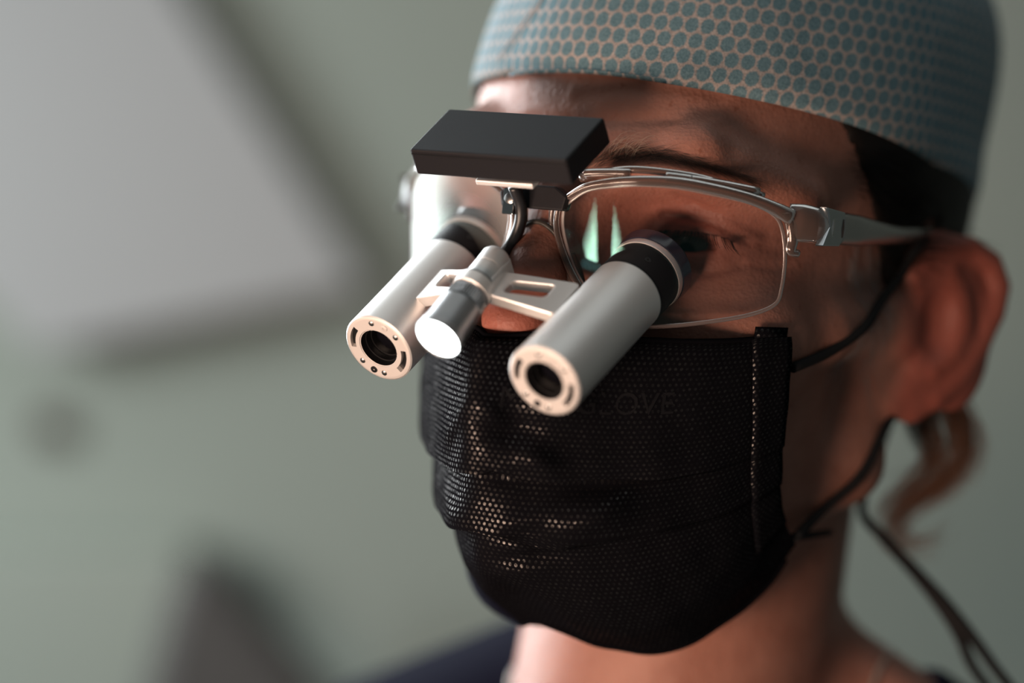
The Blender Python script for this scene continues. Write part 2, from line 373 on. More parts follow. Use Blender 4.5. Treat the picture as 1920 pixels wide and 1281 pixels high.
def scrub(P):
    b = body(P); r = np.hypot(P[:, 0] * .98, P[:, 1] - 12)
    neck = 68 + 9 * np.clip(P[:, 0] / 60, -1, 1) + np.maximum(-(P[:, 1] + 0) * .02, 0) - r
    return smax(smax(b - 4.0, neck + np.maximum(-200 - P[:, 2], 0) * .5, 3), -(b + .5), 1)
def extract(fn, lo, hi, h, coarse=6):
    lo = np.array(lo, np.float32); n = np.ceil((np.array(hi) - lo) / h / coarse).astype(int) * coarse + 1
    H_ = h * coarse; nc = (n - 1) // coarse + 1
    g = np.stack(np.meshgrid(*[np.arange(k) for k in nc], indexing='ij'), -1).reshape(-1, 3)
    dc = fn((lo + g * H_).astype(np.float32)).reshape(nc)
    near = np.abs(dc) < H_ * 1.15
    D = np.repeat(np.repeat(np.repeat(np.where(dc > 0, 9, -9).astype(np.float32), coarse, 0), coarse, 1), coarse, 2)
    off = coarse // 2; N = np.repeat(np.repeat(np.repeat(near, coarse, 0), coarse, 1), coarse, 2)
    D = D[off:off + n[0], off:off + n[1], off:off + n[2]]; N = N[off:off + n[0], off:off + n[1], off:off + n[2]]
    idx = np.argwhere(N)
    for s in range(0, len(idx), 400000):
        q = idx[s:s + 400000]; D[q[:, 0], q[:, 1], q[:, 2]] = fn((lo + q * h).astype(np.float32))
    ins = D < 0; m = np.zeros(tuple(k - 1 for k in D.shape), np.int8)
    for a in (0, 1):
        for b in (0, 1):
            for c in (0, 1): m += ins[a:a + m.shape[0], b:b + m.shape[1], c:c + m.shape[2]]
    act = np.argwhere((m > 0) & (m < 8)); vid = np.full(m.shape, -1, np.int32); vid[tuple(act.T)] = np.arange(len(act))
    acc = np.zeros((len(act), 3), np.float32); cnt = np.zeros(len(act), np.float32)
    cor = [(a, b, c) for a in (0, 1) for b in (0, 1) for c in (0, 1)]
    val = {k: D[act[:, 0] + k[0], act[:, 1] + k[1], act[:, 2] + k[2]] for k in cor}
    for k in cor:
        for ax in range(3):
            if k[ax] == 0:
                k2 = list(k); k2[ax] = 1; a, b = val[k], val[tuple(k2)]; s = (a < 0) != (b < 0)
                tt = np.where(s, a / np.where(s, a - b, 1), 0)
                p = np.array(k, np.float32)[None].repeat(len(act), 0); p[:, ax] += tt
                acc += p * s[:, None]; cnt += s
    V = lo + (act + acc / cnt[:, None]) * h
    F = []
    for ax in range(3):
        u, v = [(1, 2), (2, 0), (0, 1)][ax]
        sl0 = [slice(1, -1)] * 3; sl1 = [slice(1, -1)] * 3; sl0[ax] = slice(0, -1); sl1[ax] = slice(1, None)
        a = ins[tuple(sl0)]; b = ins[tuple(sl1)]; e = np.argwhere(a != b); fl = a[tuple(e.T)]
        e = e + np.array([0 if i == ax else 1 for i in range(3)])
        def vv(du, dv):
            q = e.copy(); q[:, u] -= du; q[:, v] -= dv; return vid[tuple(q.T)]
        q = np.stack([vv(1, 1), vv(0, 1), vv(0, 0), vv(1, 0)], 1)
        q[~fl] = q[~fl][:, ::-1]; F.append(q)
    F = np.concatenate(F); F = F[(F >= 0).all(1)]
    return V, F
BV, BF = extract(body, (-128, -128, -165), (128, 122, 136), 1.0)
CREASES = [([(1.6, 56.3), (11.2, 58.3), (21.2, 59.8), (32.4, 60.9), (37.7, 59.8)], .45, 1.5), ([(-30, 47), (-12, 49.5), (2, 49), (16, 50.5), (30, 52)], .45, 1.4),
    ([(41.8, 51.7), (45.8, 47.4), (47.2, 42.9)], .5, 1.2), ([(32.2, 30.8), (37.9, 27.0), (45.9, 24.4), (51.1, 22.9)], .4, 1.2), ([(34.2, 29.5), (43.6, 27.6), (51.0, 26.2)], .3, 1.1),
    ([(25.7, 25.4), (34.5, 25.1), (41.7, 23.4), (47.2, 20.5)], .9, .9), ([(22, 14.5), (26, 11.8), (34.3, 10.6), (40.3, 10.6), (46.7, 13.3)], .6, 1.1), ([(46.2, 20.7), (51.3, 19.2), (55, 18.5)], .3, 1.0),
    ([(45, 15), (50, 13.5), (55, 13.8)], .25, 1.0), ([(18, 9), (24, 5), (34, 3.5)], .5, 1.6), ([(3, 38), (4, 45)], .5, 1.3)]
disp = np.zeros(len(BV)); front = (BV[:, 1] < -35) & (BV[:, 2] > -12) & (BV[:, 2] < 70) & (BV[:, 0] > -60)
fi = np.where(front)[0]; fx = BV[fi][:, [0, 2]]
for pts, dep, wd in CREASES:
    p = spline(pts, len(pts) * 6); dm = np.full(len(fi), 99.)
    for a, b in zip(p[:-1], p[1:]):
        ba = b - a; h_ = np.clip(((fx - a) @ ba) / (ba @ ba), 0, 1); dm = np.minimum(dm, np.linalg.norm(fx - a - h_[:, None] * ba, axis=1))
    disp[fi] += dep * np.exp(-(dm / wd)**2) - dep * .35 * np.exp(-((dm - 2.2 * wd) / wd)**2)
g = np.array(BV, np.float32); e_ = .4
N_ = np.stack([body(g[fi] + np.eye(3, dtype=np.float32)[k] * e_) - body(g[fi] - np.eye(3, dtype=np.float32)[k] * e_) for k in range(3)], 1); N_ /= np.linalg.norm(N_, axis=1)[:, None] + 1e-9
BV[fi] -= N_ * disp[fi][:, None]
PO = (0, 20, -165)
person = mk('person', BV, BF.tolist(), SKIN, None, PO)
tag(person, 'person in black face mask, patterned surgical cap and loupes, looking down to the left', 'person')
at = person.data.attributes.new('redness', 'FLOAT', 'POINT')
S_ = BV.copy(); S_[:, 0] = np.abs(S_[:, 0]); de = ear(S_.astype(np.float32))
red = np.clip(1 - de / 4, 0, 1) * np.clip((S_[:, 0] - 66) / 6, 0, 1)
red = np.maximum(red, .8 * np.exp(-(((S_[:, 0] - 31) / 17)**2 + ((BV[:, 2] - 20) / 12)**2)) * (BV[:, 1] < -50))
red = np.maximum(red, .75 * np.exp(-(BV[:, 0] / 15)**2 - ((BV[:, 2] + 6) / 14)**2) * (BV[:, 1] < -90))
at.data.foreach_set('value', red.astype(np.float32))
BVH = BVHTree.FromPolygons([Vector(v) for v in BV.tolist()], BF.tolist())
def snap(p, off=0.):
    q, n, _, _ = BVH.find_nearest(Vector(p)); return np.array(q) + np.array(n) * off, np.array(n)
def front_pt(x, z, off=0.):
    q, n, _, _ = BVH.ray_cast(Vector((x, -220, z)), Vector((0, 1, 0)))
    return (np.array(q) + np.array(n) * off, np.array(n)) if q else (None, None)

# eyes
def eyeball(cx):
    V, F = [], []; nr, ns = 20, 40; gaze = np.array((.08, -.95, -.24)); gaze /= np.linalg.norm(gaze)
    me = bpy.data.meshes.new('eye'); bm = bmesh.new(); bmesh.ops.create_uvsphere(bm, u_segments=40, v_segments=28, radius=.0121)
    for v in bm.verts:
        r_ = math.hypot(v.co.x, v.co.y)
        if v.co.z > 0 and r_ < .0062: v.co.z += .0009 * (1 - (r_ / .0062)**2)
    bm.to_mesh(me); bm.free(); me.materials.append(EYEM); me.polygons.foreach_set('use_smooth', [True] * len(me.polygons))
    ob = bpy.data.objects.new('eye', me); COL.objects.link(ob); ob.parent = person
    ob.location = Vector((np.array((cx, -62.6, 19.3)) - np.array(PO)) * MM); ob.rotation_euler = Vector(gaze).to_track_quat('Z', 'Y').to_euler()
eyeball(31); eyeball(-31)

def hairs(name, strands, m, root, O, r0=.06, seg=3, kind=None, label=None):
    parts = []
    for s in strands:
        s = np.asarray(s); rr = r0 * np.linspace(1, .25, len(s)); parts.append(tube_geo(s, rr, seg))
    V, F = join(parts); ob = mk(name, V, F, m, root, O)
    ob['kind'] = 'stuff'
    if label: ob['label'] = label
    return ob
def brow(sgn):
    st = []; top = np.array([(9.5, 37.5), (13, 41.5), (20, 43.5), (30, 43.8), (40, 42), (50, 37.5)]); bot = np.array([(9, 33), (14, 35.5), (22, 37.5), (31, 38.5), (40, 38.5), (50, 36.6)])
    for _ in range(430):
        u = random.random()**.8; k = u * 5; i = min(int(k), 4); f = k - i
        a = top[i] * (1 - f) + top[i + 1] * f; b = bot[i] * (1 - f) + bot[i + 1] * f; v = min(max(random.gauss(.5, .24), 0), 1); p = a * v + b * (1 - v)
        L = random.uniform(5, 9); ang = math.radians(65 - 75 * u + random.gauss(0, 12) - 25 * v); pts = []
        for j in range(5):
            q, n = front_pt(sgn * p[0], p[1], -.2 + 1.3 * (j / 4)**1.2)
            if q is None: break
            pts.append(q); p = p + np.array((math.cos(ang), math.sin(ang))) * L / 4; ang -= .14
        if len(pts) > 2: st.append(pts)
    hairs('eyebrow', st, BROW, person, PO, .055)
brow(1); brow(-1)
st = []                                                     # pale long hairs over the inner end of the brow
for _ in range(26):
    p = np.array((random.uniform(14, 24), random.uniform(39, 43))); ang = math.radians(random.uniform(50, 95)); pts = []; L = random.uniform(6, 11)
    for j in range(7):
        q, n = front_pt(p[0], p[1], .2 + 1.8 * math.sin(j / 6 * 2.6)); pts.append(q); p = p + np.array((math.cos(ang), math.sin(ang))) * L / 6; ang -= random.uniform(.25, .45)
    st.append(pts)
hairs('brow_wisp', st, BLOND, person, PO, .055, label='pale fine hairs curling over the inner eyebrow')
def lashes(sgn):
    st = []
    for _ in range(90):
        u = random.random(); x = 21 + 24 * u; z = 18.0 + 2.5 * math.sqrt(max(0, 1 - ((x - 32.6) / 12.5)**2))
        q, _n = front_pt(x, z + 1.1, -.1); L = random.uniform(7, 10) * (.6 + .6 * u)
        out = np.array((.15 + .8 * (u - .3), -.75, -.55)); out /= np.linalg.norm(out); pts = []
        for j in range(5):
            f = j / 4; pts.append((q + out * L * f + np.array((0, 0, 1.6)) * f**2.2) * np.array((sgn, 1, 1)))
        st.append(pts)
    hairs('eyelash', st, HAIR, person, PO, .10)
lashes(1); lashes(-1)

# scalp hair in front of and over the ears, under the cap
def hairshell(P):
    b = body(P); z = P[:, 2]; ax = np.abs(P[:, 0])
    line = -40 + np.clip(50 - z, -10, 60) * .72 - P[:, 1]          # positive in front of the hairline
    d = smax(b - 1.6, line * .8, 3); d = smax(d, 10 - z, 3); d = smax(d, z - 66, 2); d = smax(d, 40 - ax, 2); d = smax(d, P[:, 1] - 74, 2); d = smax(d, 3.0 - ear((P * np.sign(P[:, :1]) ** np.array([1, 0, 0])).astype(np.float32)), 2)
    return smax(d, -(b + 1.2), .5)
for lo_, hi_ in (((24, -70, 4), (96, 82, 72)), ((-96, -70, 4), (-24, 82, 72))):
    HV, HF = extract(hairshell, lo_, hi_, 1.6, 4); mk('hair', HV, HF.tolist(), HAIR, person, PO)
def walk(p, d, L, n, off, droop=.0, lift=0.):
    pts = []; d = np.array(d, float)
    for j in range(n):
        q, nn = snap(p, off + lift * (j / (n - 1))**2); pts.append(q); d = d - nn * (d @ nn); d /= np.linalg.norm(d) + 1e-9; d[2] -= droop; p = q + d * L / (n - 1)
    return pts
st = []
for _ in range(420):
    f = random.random(); z = 51 - 38 * f; y = -44 + (50 - z) * .72 + random.uniform(-2.5, 26)
    if z < 16 and y > -16: continue
    st.append(walk((66, y, z), (0, 1, -.12 + random.gauss(0, .22)), random.uniform(18, 34), 7, random.uniform(1.0, 2.6)))
hairs('temple_hair', st, HAIR, person, PO, .09)
st = []
for _ in range(150):
    st.append(walk((64, random.uniform(-34, -14), random.uniform(-16, 24)), (0, .35 + random.gauss(0, .2), -1), random.uniform(8, 16), 6, .25, lift=.8))
hairs('sideburn', st, GREY, person, PO, .075, label='fine grey sideburn hairs in front of the ear')
# loose brown curl behind the ear
st = []
cur = [[(60, 38, -10), (72, 34, -24), (77.5, 32, -36), (74, 30, -46), (65, 24, -54), (62, 22, -62), (66, 24, -66), (73, 28, -64), (78, 32, -56)],
       [(58, 36, -14), (66, 30, -28), (70, 28, -38), (66, 24, -47), (60, 20, -55), (58.5, 20, -62)],
       [(56, 34, -18), (63, 28, -30), (72, 30, -44), (62, 21, -52), (56, 17, -60)],
       [(62, 38, -12), (74, 35, -26), (79.5, 33, -34), (78, 31, -44), (70, 26, -52)]]
for ci, c in enumerate(cur):
    for _ in range((130, 80, 60, 80)[ci]):
        o_ = rng.normal(0, 2.1, 3); k = rng.normal(0, 1.2, 3); p = spline(c, 26); f = np.linspace(0, 1, 26)[:, None]
        st.append((p + o_ + k * f * 1.6)[:int(26 * random.uniform(.6, 1))])
hairs('hair_curl', st, BROWN, person, PO, .17, label='loose brown curl hanging behind the ear')

SV, SF = extract(scrub, (-236, -80, -232), (236, 164, -80), 2.4, 4)
tag(mk('scrub_top', SV, SF.tolist(), NAVY, person, PO), 'dark navy scrub top at the shoulders')

# ------------------------------------------------------------------ surgical cap
rim = [(-1.25, 59.6), (-.95, 59.8), (-.6, 60.6), (-.2, 62.2), (0, 62.8), (.15, 62.6), (.32, 61.8), (.55, 60.6), (.8, 58.8), (1.05, 56.6), (1.25, 54.2), (1.5, 50), (1.75, 45.4), (2.1, 40.8), (2.6, 36), (math.pi, 33)]
rp = np.array(rim); NA, NVr = 240, 46
phi = np.linspace(-math.pi, math.pi, NA, endpoint=False)
def rimz(a):
    a = abs(a) if a < -.9 else a
    return np.interp(a, rp[:, 0], rp[:, 1])
rz = np.array([rimz(a) for a in phi]); rz = np.convolve(np.r_[rz[-4:], rz, rz[:4]], np.ones(9) / 9, 'valid')
V, U = [], []
for j in range(NVr):
    v = j / (NVr - 1)
    for i, a in enumerate(phi):
        z0 = rz[i]; z = z0 + (134 - z0) * (v**.9); s = (z - 58) / 78.0
        k = math.sqrt(max(0, 1 - max(s, 0)**3.6)); flare = 1 - .018 * math.exp(-((z - z0) / 3)**2) + .0035 * math.sin(a * 9 + z * .03) * min(1, (z - z0) / 12)
        x = 73.6 * k * flare * math.sin(a); y = -(93.6 if math.cos(a) > 0 else 116) * k * flare * math.cos(a) + .34 * max(0, z - 58)
        V.append((x, y, z)); U.append((a * 83, z * 1.0))
    if j == 0:
        pass
for i, a in enumerate(phi): V.append((71.2 * math.sin(a), -(90.8 if math.cos(a) > 0 else 112) * math.cos(a), rz[i] + 1.2)); U.append((a * 83, rz[i] - 2))
F = [(j * NA + i, j * NA + (i + 1) % NA, (j + 1) * NA + (i + 1) % NA, (j + 1) * NA + i) for j in range(NVr - 1) for i in range(NA)]
b = NVr * NA; F += [(b + i, b + (i + 1) % NA, (i + 1) % NA, i) for i in range(NA)]
capo = mk('surgical_cap', V, F, CAPM, None, (0, 0, 50), uvs=U)
tag(capo, 'pale surgical cap with a teal dot pattern on the person\'s head', 'cap')
# thin crease running up over the front of the cap
cr = []
for (a, z) in [(-.46, 66), (-.40, 72), (-.32, 80), (-.24, 90)]:
    s = (z - 58) / 78.0; k = math.sqrt(max(0, 1 - max(s, 0)**3.6)); cr.append((74 * k * math.sin(a), -94 * k * math.cos(a) + .34 * max(0, z - 58), z))
tube('seam_crease', cr, [.12, .25, .25, .12], CAPM, capo, (0, 0, 50), 6, 20)

# ------------------------------------------------------------------ face mask
ROWS = [
 [(0, -121.0, -12.6), (9, -114.5, -11.0), (30, -100.5, -9.8), (48, -86, -8.2), (62.5, -66, -5)],
 [(0, -126.5, -15.0), (10, -118, -14.5), (31, -101.5, -13), (49, -86, -11.5), (63, -66, -8)],
 [(0, -128.2, -26), (11, -120, -26), (32, -102, -25), (50, -85, -22), (63, -65.5, -17)],
 [(0, -127.5, -38), (12, -119.5, -38), (33, -101.5, -37), (51, -83.5, -33), (62.5, -64, -26)],
 [(0, -124.8, -50), (14, -117.5, -50), (34, -100.5, -48), (51.5, -82, -43), (62, -63, -35)],
 [(0, -120.0, -50.6), (13.6, -113, -50.6), (33, -97.5, -48.6), (50.5, -79.6, -43.8), (61.2, -62, -35.6)],
 [(0, -120.3, -58), (15, -113.4, -58), (34, -98, -55.5), (51, -79, -50), (61, -60.5, -41)],
 [(0, -119.0, -66), (16, -112, -66), (35, -96.5, -63), (51.5, -77, -56), (60.6, -59, -46)],
 [(0, -114.6, -66.6), (15.5, -107.6, -66.6), (34, -93, -63.6), (50.3, -74.5, -56.6), (59.6, -58, -46.6)],
 [(0, -109, -78), (16, -102.5, -78), (34, -88, -75.5), (49.8, -69.5, -67), (59, -54, -53)],
 [(0, -94, -84.5), (17, -89.5, -90), (34, -77, -88.5), (48.5, -60, -79), (58, -47, -59)],
 [(0, -79, -94), (18, -71, -98.6), (34, -60, -97), (48.5, -44, -82), (57.5, -38, -65)]]
NU, SUB = 60, 7
KX = [.97, .95, .93, .93, .92, .84, .85, .85, .76, .75, .72, .70]
rows = []
for r_ in ROWS:
    r_ = np.array(r_, float); kx = KX[len(rows)]; neg = r_.copy(); neg[:, 2] += np.array([0, 2, 5, 8, 8]) * (len(rows) >= 10); full = np.vstack([(neg[:0:-1]) * np.array([-kx, 1, 1]), r_]); rows.append(spline(full, 2 * NU + 1))
rows = np.array(rows); seq = []
for i in range(len(rows) - 1):
    n = 2 if i in (4, 7) else SUB
    seq += [(i + k / n) for k in range(n)]
seq.append(len(rows) - 1)
seg_break = {4, 5, 7, 8}
def row_at(s):
    i = min(int(s), len(rows) - 2); f = s - i
    if i in (4, 7): return rows[i] * (1 - f) + rows[i + 1] * f
    p0 = rows[i - 1] if i - 1 >= 0 and i not in seg_break else 2 * rows[i] - rows[i + 1]
    p3 = rows[i + 2] if i + 2 < len(rows) and (i + 1) not in seg_break else 2 * rows[i + 1] - rows[i]
    b, c = rows[i], rows[i + 1]
    return .5 * (2 * b + (c - p0) * f + (2 * p0 - 5 * b + 4 * c - p3) * f * f + (3 * b - p0 - 3 * c + p3) * f**3)
G = np.array([row_at(s) for s in seq]); nr, ncol = G.shape[:2]
dv = np.r_[0, np.cumsum(np.linalg.norm(np.diff(G[:, NU], axis=0), axis=1))]
UVm = np.zeros((nr, ncol, 2))
for j in range(nr):
    L = np.r_[0, np.cumsum(np.linalg.norm(np.diff(G[j], axis=0), axis=1))]; UVm[j, :, 0] = (L - L[NU]); UVm[j, :, 1] = dv[j]
du_ = np.gradient(G, axis=1); dv_ = np.gradient(G, axis=0); Nn = np.cross(du_, dv_); Nn /= np.linalg.norm(Nn, axis=2)[..., None] + 1e-9
if Nn[nr // 3, NU, 1] > 0: Nn = -Nn
uu, vv = UVm[..., 0], UVm[..., 1]
def fold(u0, v0, u1, v1, w_, h_):
    d = np.array((u1 - u0, v1 - v0), float); L = np.linalg.norm(d); d /= L; s = (uu - u0) * d[0] + (vv - v0) * d[1]; q = -(uu - u0) * d[1] + (vv - v0) * d[0]
    return h_ * np.exp(-(q / w_)**2) / (1 + np.exp(-(s) / 2)) / (1 + np.exp((s - L) / 2))
D = fold(2, 22, 16, 30, 2.2, 1.5) + fold(4, 30, 18, 27, 2, -1.3) + fold(1, 43, 12, 38, 1.8, 1.2) + fold(3, 62, 20, 54, 2.2, 1.6) + fold(5, 60, 26, 63, 2, -1.2) + fold(2, 70, 24, 66, 2.4, 1.5) + fold(2, 78, 18, 74, 2, 1.2) + fold(4, 74, 20, 70, 1.6, -1.2)
D += fold(-3, 24, -14, 34, 2.2, 1.2) + fold(-4, 60, -18, 56, 2.2, 1.2) + fold(20, 40, 48, 34, 3, .7) + fold(26, 70, 50, 52, 3.5, .8)
def mound(u0, v0, ru, rv, h_, rot=0.):
    c_, s_ = math.cos(rot), math.sin(rot); p = (uu - u0) * c_ + (vv - v0) * s_; q = -(uu - u0) * s_ + (vv - v0) * c_
    return h_ * np.exp(-(p / ru)**2 - (q / rv)**2)
D += mound(25, 20, 8, 5, 4.2, -.3) + mound(18, 36, 6, 3.4, 3.0, .35) + mound(32, 56, 11, 5, 5.2, -.25) + mound(6.5, 43.5, 4, 3.2, -3.8) + mound(13, 28, 5.5, 4, -2.6, .5) + mound(34, 45, 9, 3.5, -2, -.2) + mound(22, 66, 9, 3, 2.0, -.2) + mound(52, 36, 7, 9, 1.0) + mound(48, 60, 8, 5, 1.2, -.4)
D += mound(-16, 30, 7, 9, 1.2) + mound(-14, 62, 6, 5, 1.0)
D += .22 * np.sin(uu * .31 + vv * .17) * np.sin(vv * .23 - uu * .11)
G = G + Nn * D[..., None]
V = np.concatenate([G.reshape(-1, 3), (G - Nn * .7).reshape(-1, 3)]); F = []
n0 = nr * ncol
for j in range(nr - 1):
    for i in range(ncol - 1):
        a, b, c, d = j * ncol + i, j * ncol + i + 1, (j + 1) * ncol + i + 1, (j + 1) * ncol + i
        F.append((a, d, c, b)); F.append((n0 + a, n0 + b, n0 + c, n0 + d))
loop = [i for i in range(ncol)] + [j * ncol + ncol - 1 for j in range(1, nr)] + [(nr - 1) * ncol + i for i in range(ncol - 2, -1, -1)] + [j * ncol for j in range(nr - 2, 0, -1)]
for a, b in zip(loop, loop[1:] + loop[:1]): F.append((a, b, n0 + b, n0 + a))
MO = (0, -100, -50)
maskr = empty('face_mask', MO, 'black pleated medical face mask worn over the person\'s chin and mouth', 'face mask')
mo = mk('mask_panel', V, F, MASKM, maskr, MO, uvs=np.concatenate([UVm.reshape(-1, 2)] * 2)); sharp(mo, 60)
def strip(name, cols_a, cols_b, ja, jb, off, root, m):
    """binding strip over mask columns a..b (in units of columns), rows ja..jb"""
    Vs = []; Us = []; W = 7
    js = np.arange(ja, jb + 1)
    for j in js:
        for k in range(W):
            ci = cols_a + (cols_b - cols_a) * k / (W - 1); i = int(min(max(ci, 0), ncol - 1.001)); f = ci - i
            i2 = min(i + 1, ncol - 1); p = G[j, i] * (1 - f) + G[j, i2] * f; nn = Nn[j, i]; e = off * (1.0 if 0 < k < W - 1 else .55)
            Vs.append(p + nn * e); Us.append(UVm[j, i] * (1 - f) + UVm[j, i2] * f)
    n1 = len(js); Fs = [(j * W + k, (j + 1) * W + k, (j + 1) * W + k + 1, j * W + k + 1) for j in range(n1 - 1) for k in range(W - 1)]
    ob = mk(name, Vs, Fs, m, root, MO, uvs=Us); md = ob.modifiers.new('thick', 'SOLIDIFY'); md.thickness = .0006; md.offset = 0
    return ob
jend = next(j for j, s in enumerate(seq) if s >= 9.6)
strip('side_binding', 2 * NU - 7.5, 2 * NU + .0, 0, jend, .9, maskr, MASKM)
strip('side_binding', 0, 7.5, 0, jend, .9, maskr, MASKM)
# tab of the binding standing above the mask's top edge
tp = [G[0, 2 * NU - 7] + Nn[0, 2 * NU - 7] * .8, G[0, 2 * NU - 1] + Nn[0, 2 * NU - 1] * .8]
tabv = [tp[0], tp[1], tp[1] + np.array((0, .3, 2.6)), tp[0] + np.array((0, .3, 3.4))]
ob = mk('binding_tab', tabv, [(0, 1, 2, 3)], MASKM, maskr, MO, uvs=[(0, 0), (9, 0), (9, 3), (0, 3)]); md = ob.modifiers.new('thick', 'SOLIDIFY'); md.thickness = .0008; md.offset = 0
# top nose-wire hem and bottom hem
for nm, j, off in (('top_hem', 0, .5), ('bottom_hem', nr - 1, .5)):
    tube(nm, G[j, 4:-4] + Nn[j, 4:-4] * .2, .75, MASKM, maskr, MO, 8, up=None)
def loopcord(name, pts, r):
    q = [np.array(pts[0])]
    for p in pts[1:-1]:
        s, n = snap(p, r * .8); dd = (np.array(p) - s) @ n; q.append(s + n * max(dd, 0) if dd < 6 else s)
    q.append(np.array(pts[-1])); return tube(name, q, r, ELASTIC, maskr, MO, 10, 40)
for sg in (1, -1):
    mir = lambda L: [(p[0] * sg, p[1], p[2]) for p in L]
    loopcord('ear_loop', mir([(62.4, -62.5, -13.6), (64.5, -46, -7.8), (66, -33, -.7), (67.5, -19.3, 7.2), (68.2, -8, 15.6), (69.5, -1.6, 23.2), (72, 8, 29)]), 1.5)
    loopcord('ear_loop', mir([(57.6, -39, -62.6), (58.5, -24.5, -55.1), (60.5, -13, -43.2), (64, -6.6, -29), (68, 8, -14)]), 1.5)
tube('loop_end', [(57, -40, -63), (56.8, -28, -62.8), (57.2, -15, -62.4)], [1.3, 1.2, 1.0], ELASTIC, maskr, MO, 8, 12)
# faint embossed lettering on the upper panel
fc = bpy.data.curves.new('lettering', 'FONT'); fc.body = 'MEDIGLOVE'; fc.size = 8.6; fc.extrude = .15; fc.align_x = 'CENTER'; fc.resolution_u = 3; fc.space_character = 1.05
fo = bpy.data.objects.new('tmp', fc); COL.objects.link(fo)
dg = bpy.context.evaluated_depsgraph_get(); tm = bpy.data.meshes.new_from_object(fo.evaluated_get(dg))
bpy.data.objects.remove(fo)
tv = np.array([v.co for v in tm.vertices]); tf = [tuple(p.vertices) for p in tm.polygons]
flat = UVm.reshape(-1, 2); gp = G.reshape(-1, 3); gn = Nn.reshape(-1, 3); top = flat[:, 1] < 38
fl2, gp2, gn2 = flat[top], gp[top], gn[top]; TV = []
for x, y, z in tv:
    u, v = x + 32.0, 22.5 - y; dd = ((fl2 - (u, v))**2).sum(1); ii = np.argpartition(dd, 4)[:4]; ww = 1 / (dd[ii] + .05); ww /= ww.sum()
    TV.append((gp2[ii] * ww[:, None]).sum(0) + (gn2[ii] * ww[:, None]).sum(0) * (.04 + z * .5))
MTXT = mat('mask_emboss', (.0065, .0065, .008), .55, spec=.10)
tag(mk('embossed_lettering', TV, tf, MTXT, maskr, MO, smooth=False), 'faint embossed lettering MEDIGLOVE')

# ------------------------------------------------------------------ loupe glasses
LO = (0, -104, 20)
lo = empty('loupe_glasses', LO, 'clear framed magnifying loupe glasses with silver barrels, lamp and black box, worn on the face', 'glasses')
def gy(x, z): return -104 + .000287 * abs(x)**2.8 - .17 * (z - 20)
def gs(x, z, off=0.):
    n = np.array((.000804 * abs(x)**1.8 * (1 if x > 0 else -1), -1, -.17)); n /= np.linalg.norm(n); return np.array((x, gy(x, z), z)) + n * off
LOUT = [(9.1, 25.1), (15.9, 29.6), (23.6, 31.4), (30.7, 32.4), (39.1, 32.7), (46.9, 31.9), (54.6, 30.7), (59.2, 28.5), (61.3, 24.9), (62.1, 17.1), (61.6, 8.3), (60.3, 3.4), (55.1, -.2), (46.3, -3.2), (37.2, -5.3), (28.4, -6.2), (21.0, -5.2), (16.2, 2.4), (12.1, 8.6), (9.5, 15.6), (8.6, 20.7)]
def lens(sg):
    out = np.array(LOUT + LOUT[:1], float); p = spline(out, 121)[:-1]; c = p.mean(0); Vs = []; R_ = 14; n = len(p)
    for k in range(R_ + 1):
        for q in p:
            x, z = c + (q - c) * (1 - k / R_ * .999); Vs.append(gs(x, z, 0) * np.array((sg, 1, 1)))
    F1 = [(k * n + i, k * n + (i + 1) % n, (k + 1) * n + (i + 1) % n, (k + 1) * n + i) for k in range(R_) for i in range(n)]
    ob = mk('lens', Vs, F1, LENS if sg > 0 else REFLHAZE, lo, LO)
    if sg < 0: ob['label'] = 'far lens with its pale reflection painted on as haze'
    # bright cut edge of the lens
    e = [gs(x, z, .0) * np.array((sg, 1, 1)) for x, z in p]
    V2, F2 = tube_geo(np.array(e), .32, 8, ry=.65, closed=True); ed = mk('lens_edge', V2, F2, BRIM, ob, LO)
    return ob
lens(1); lens(-1)
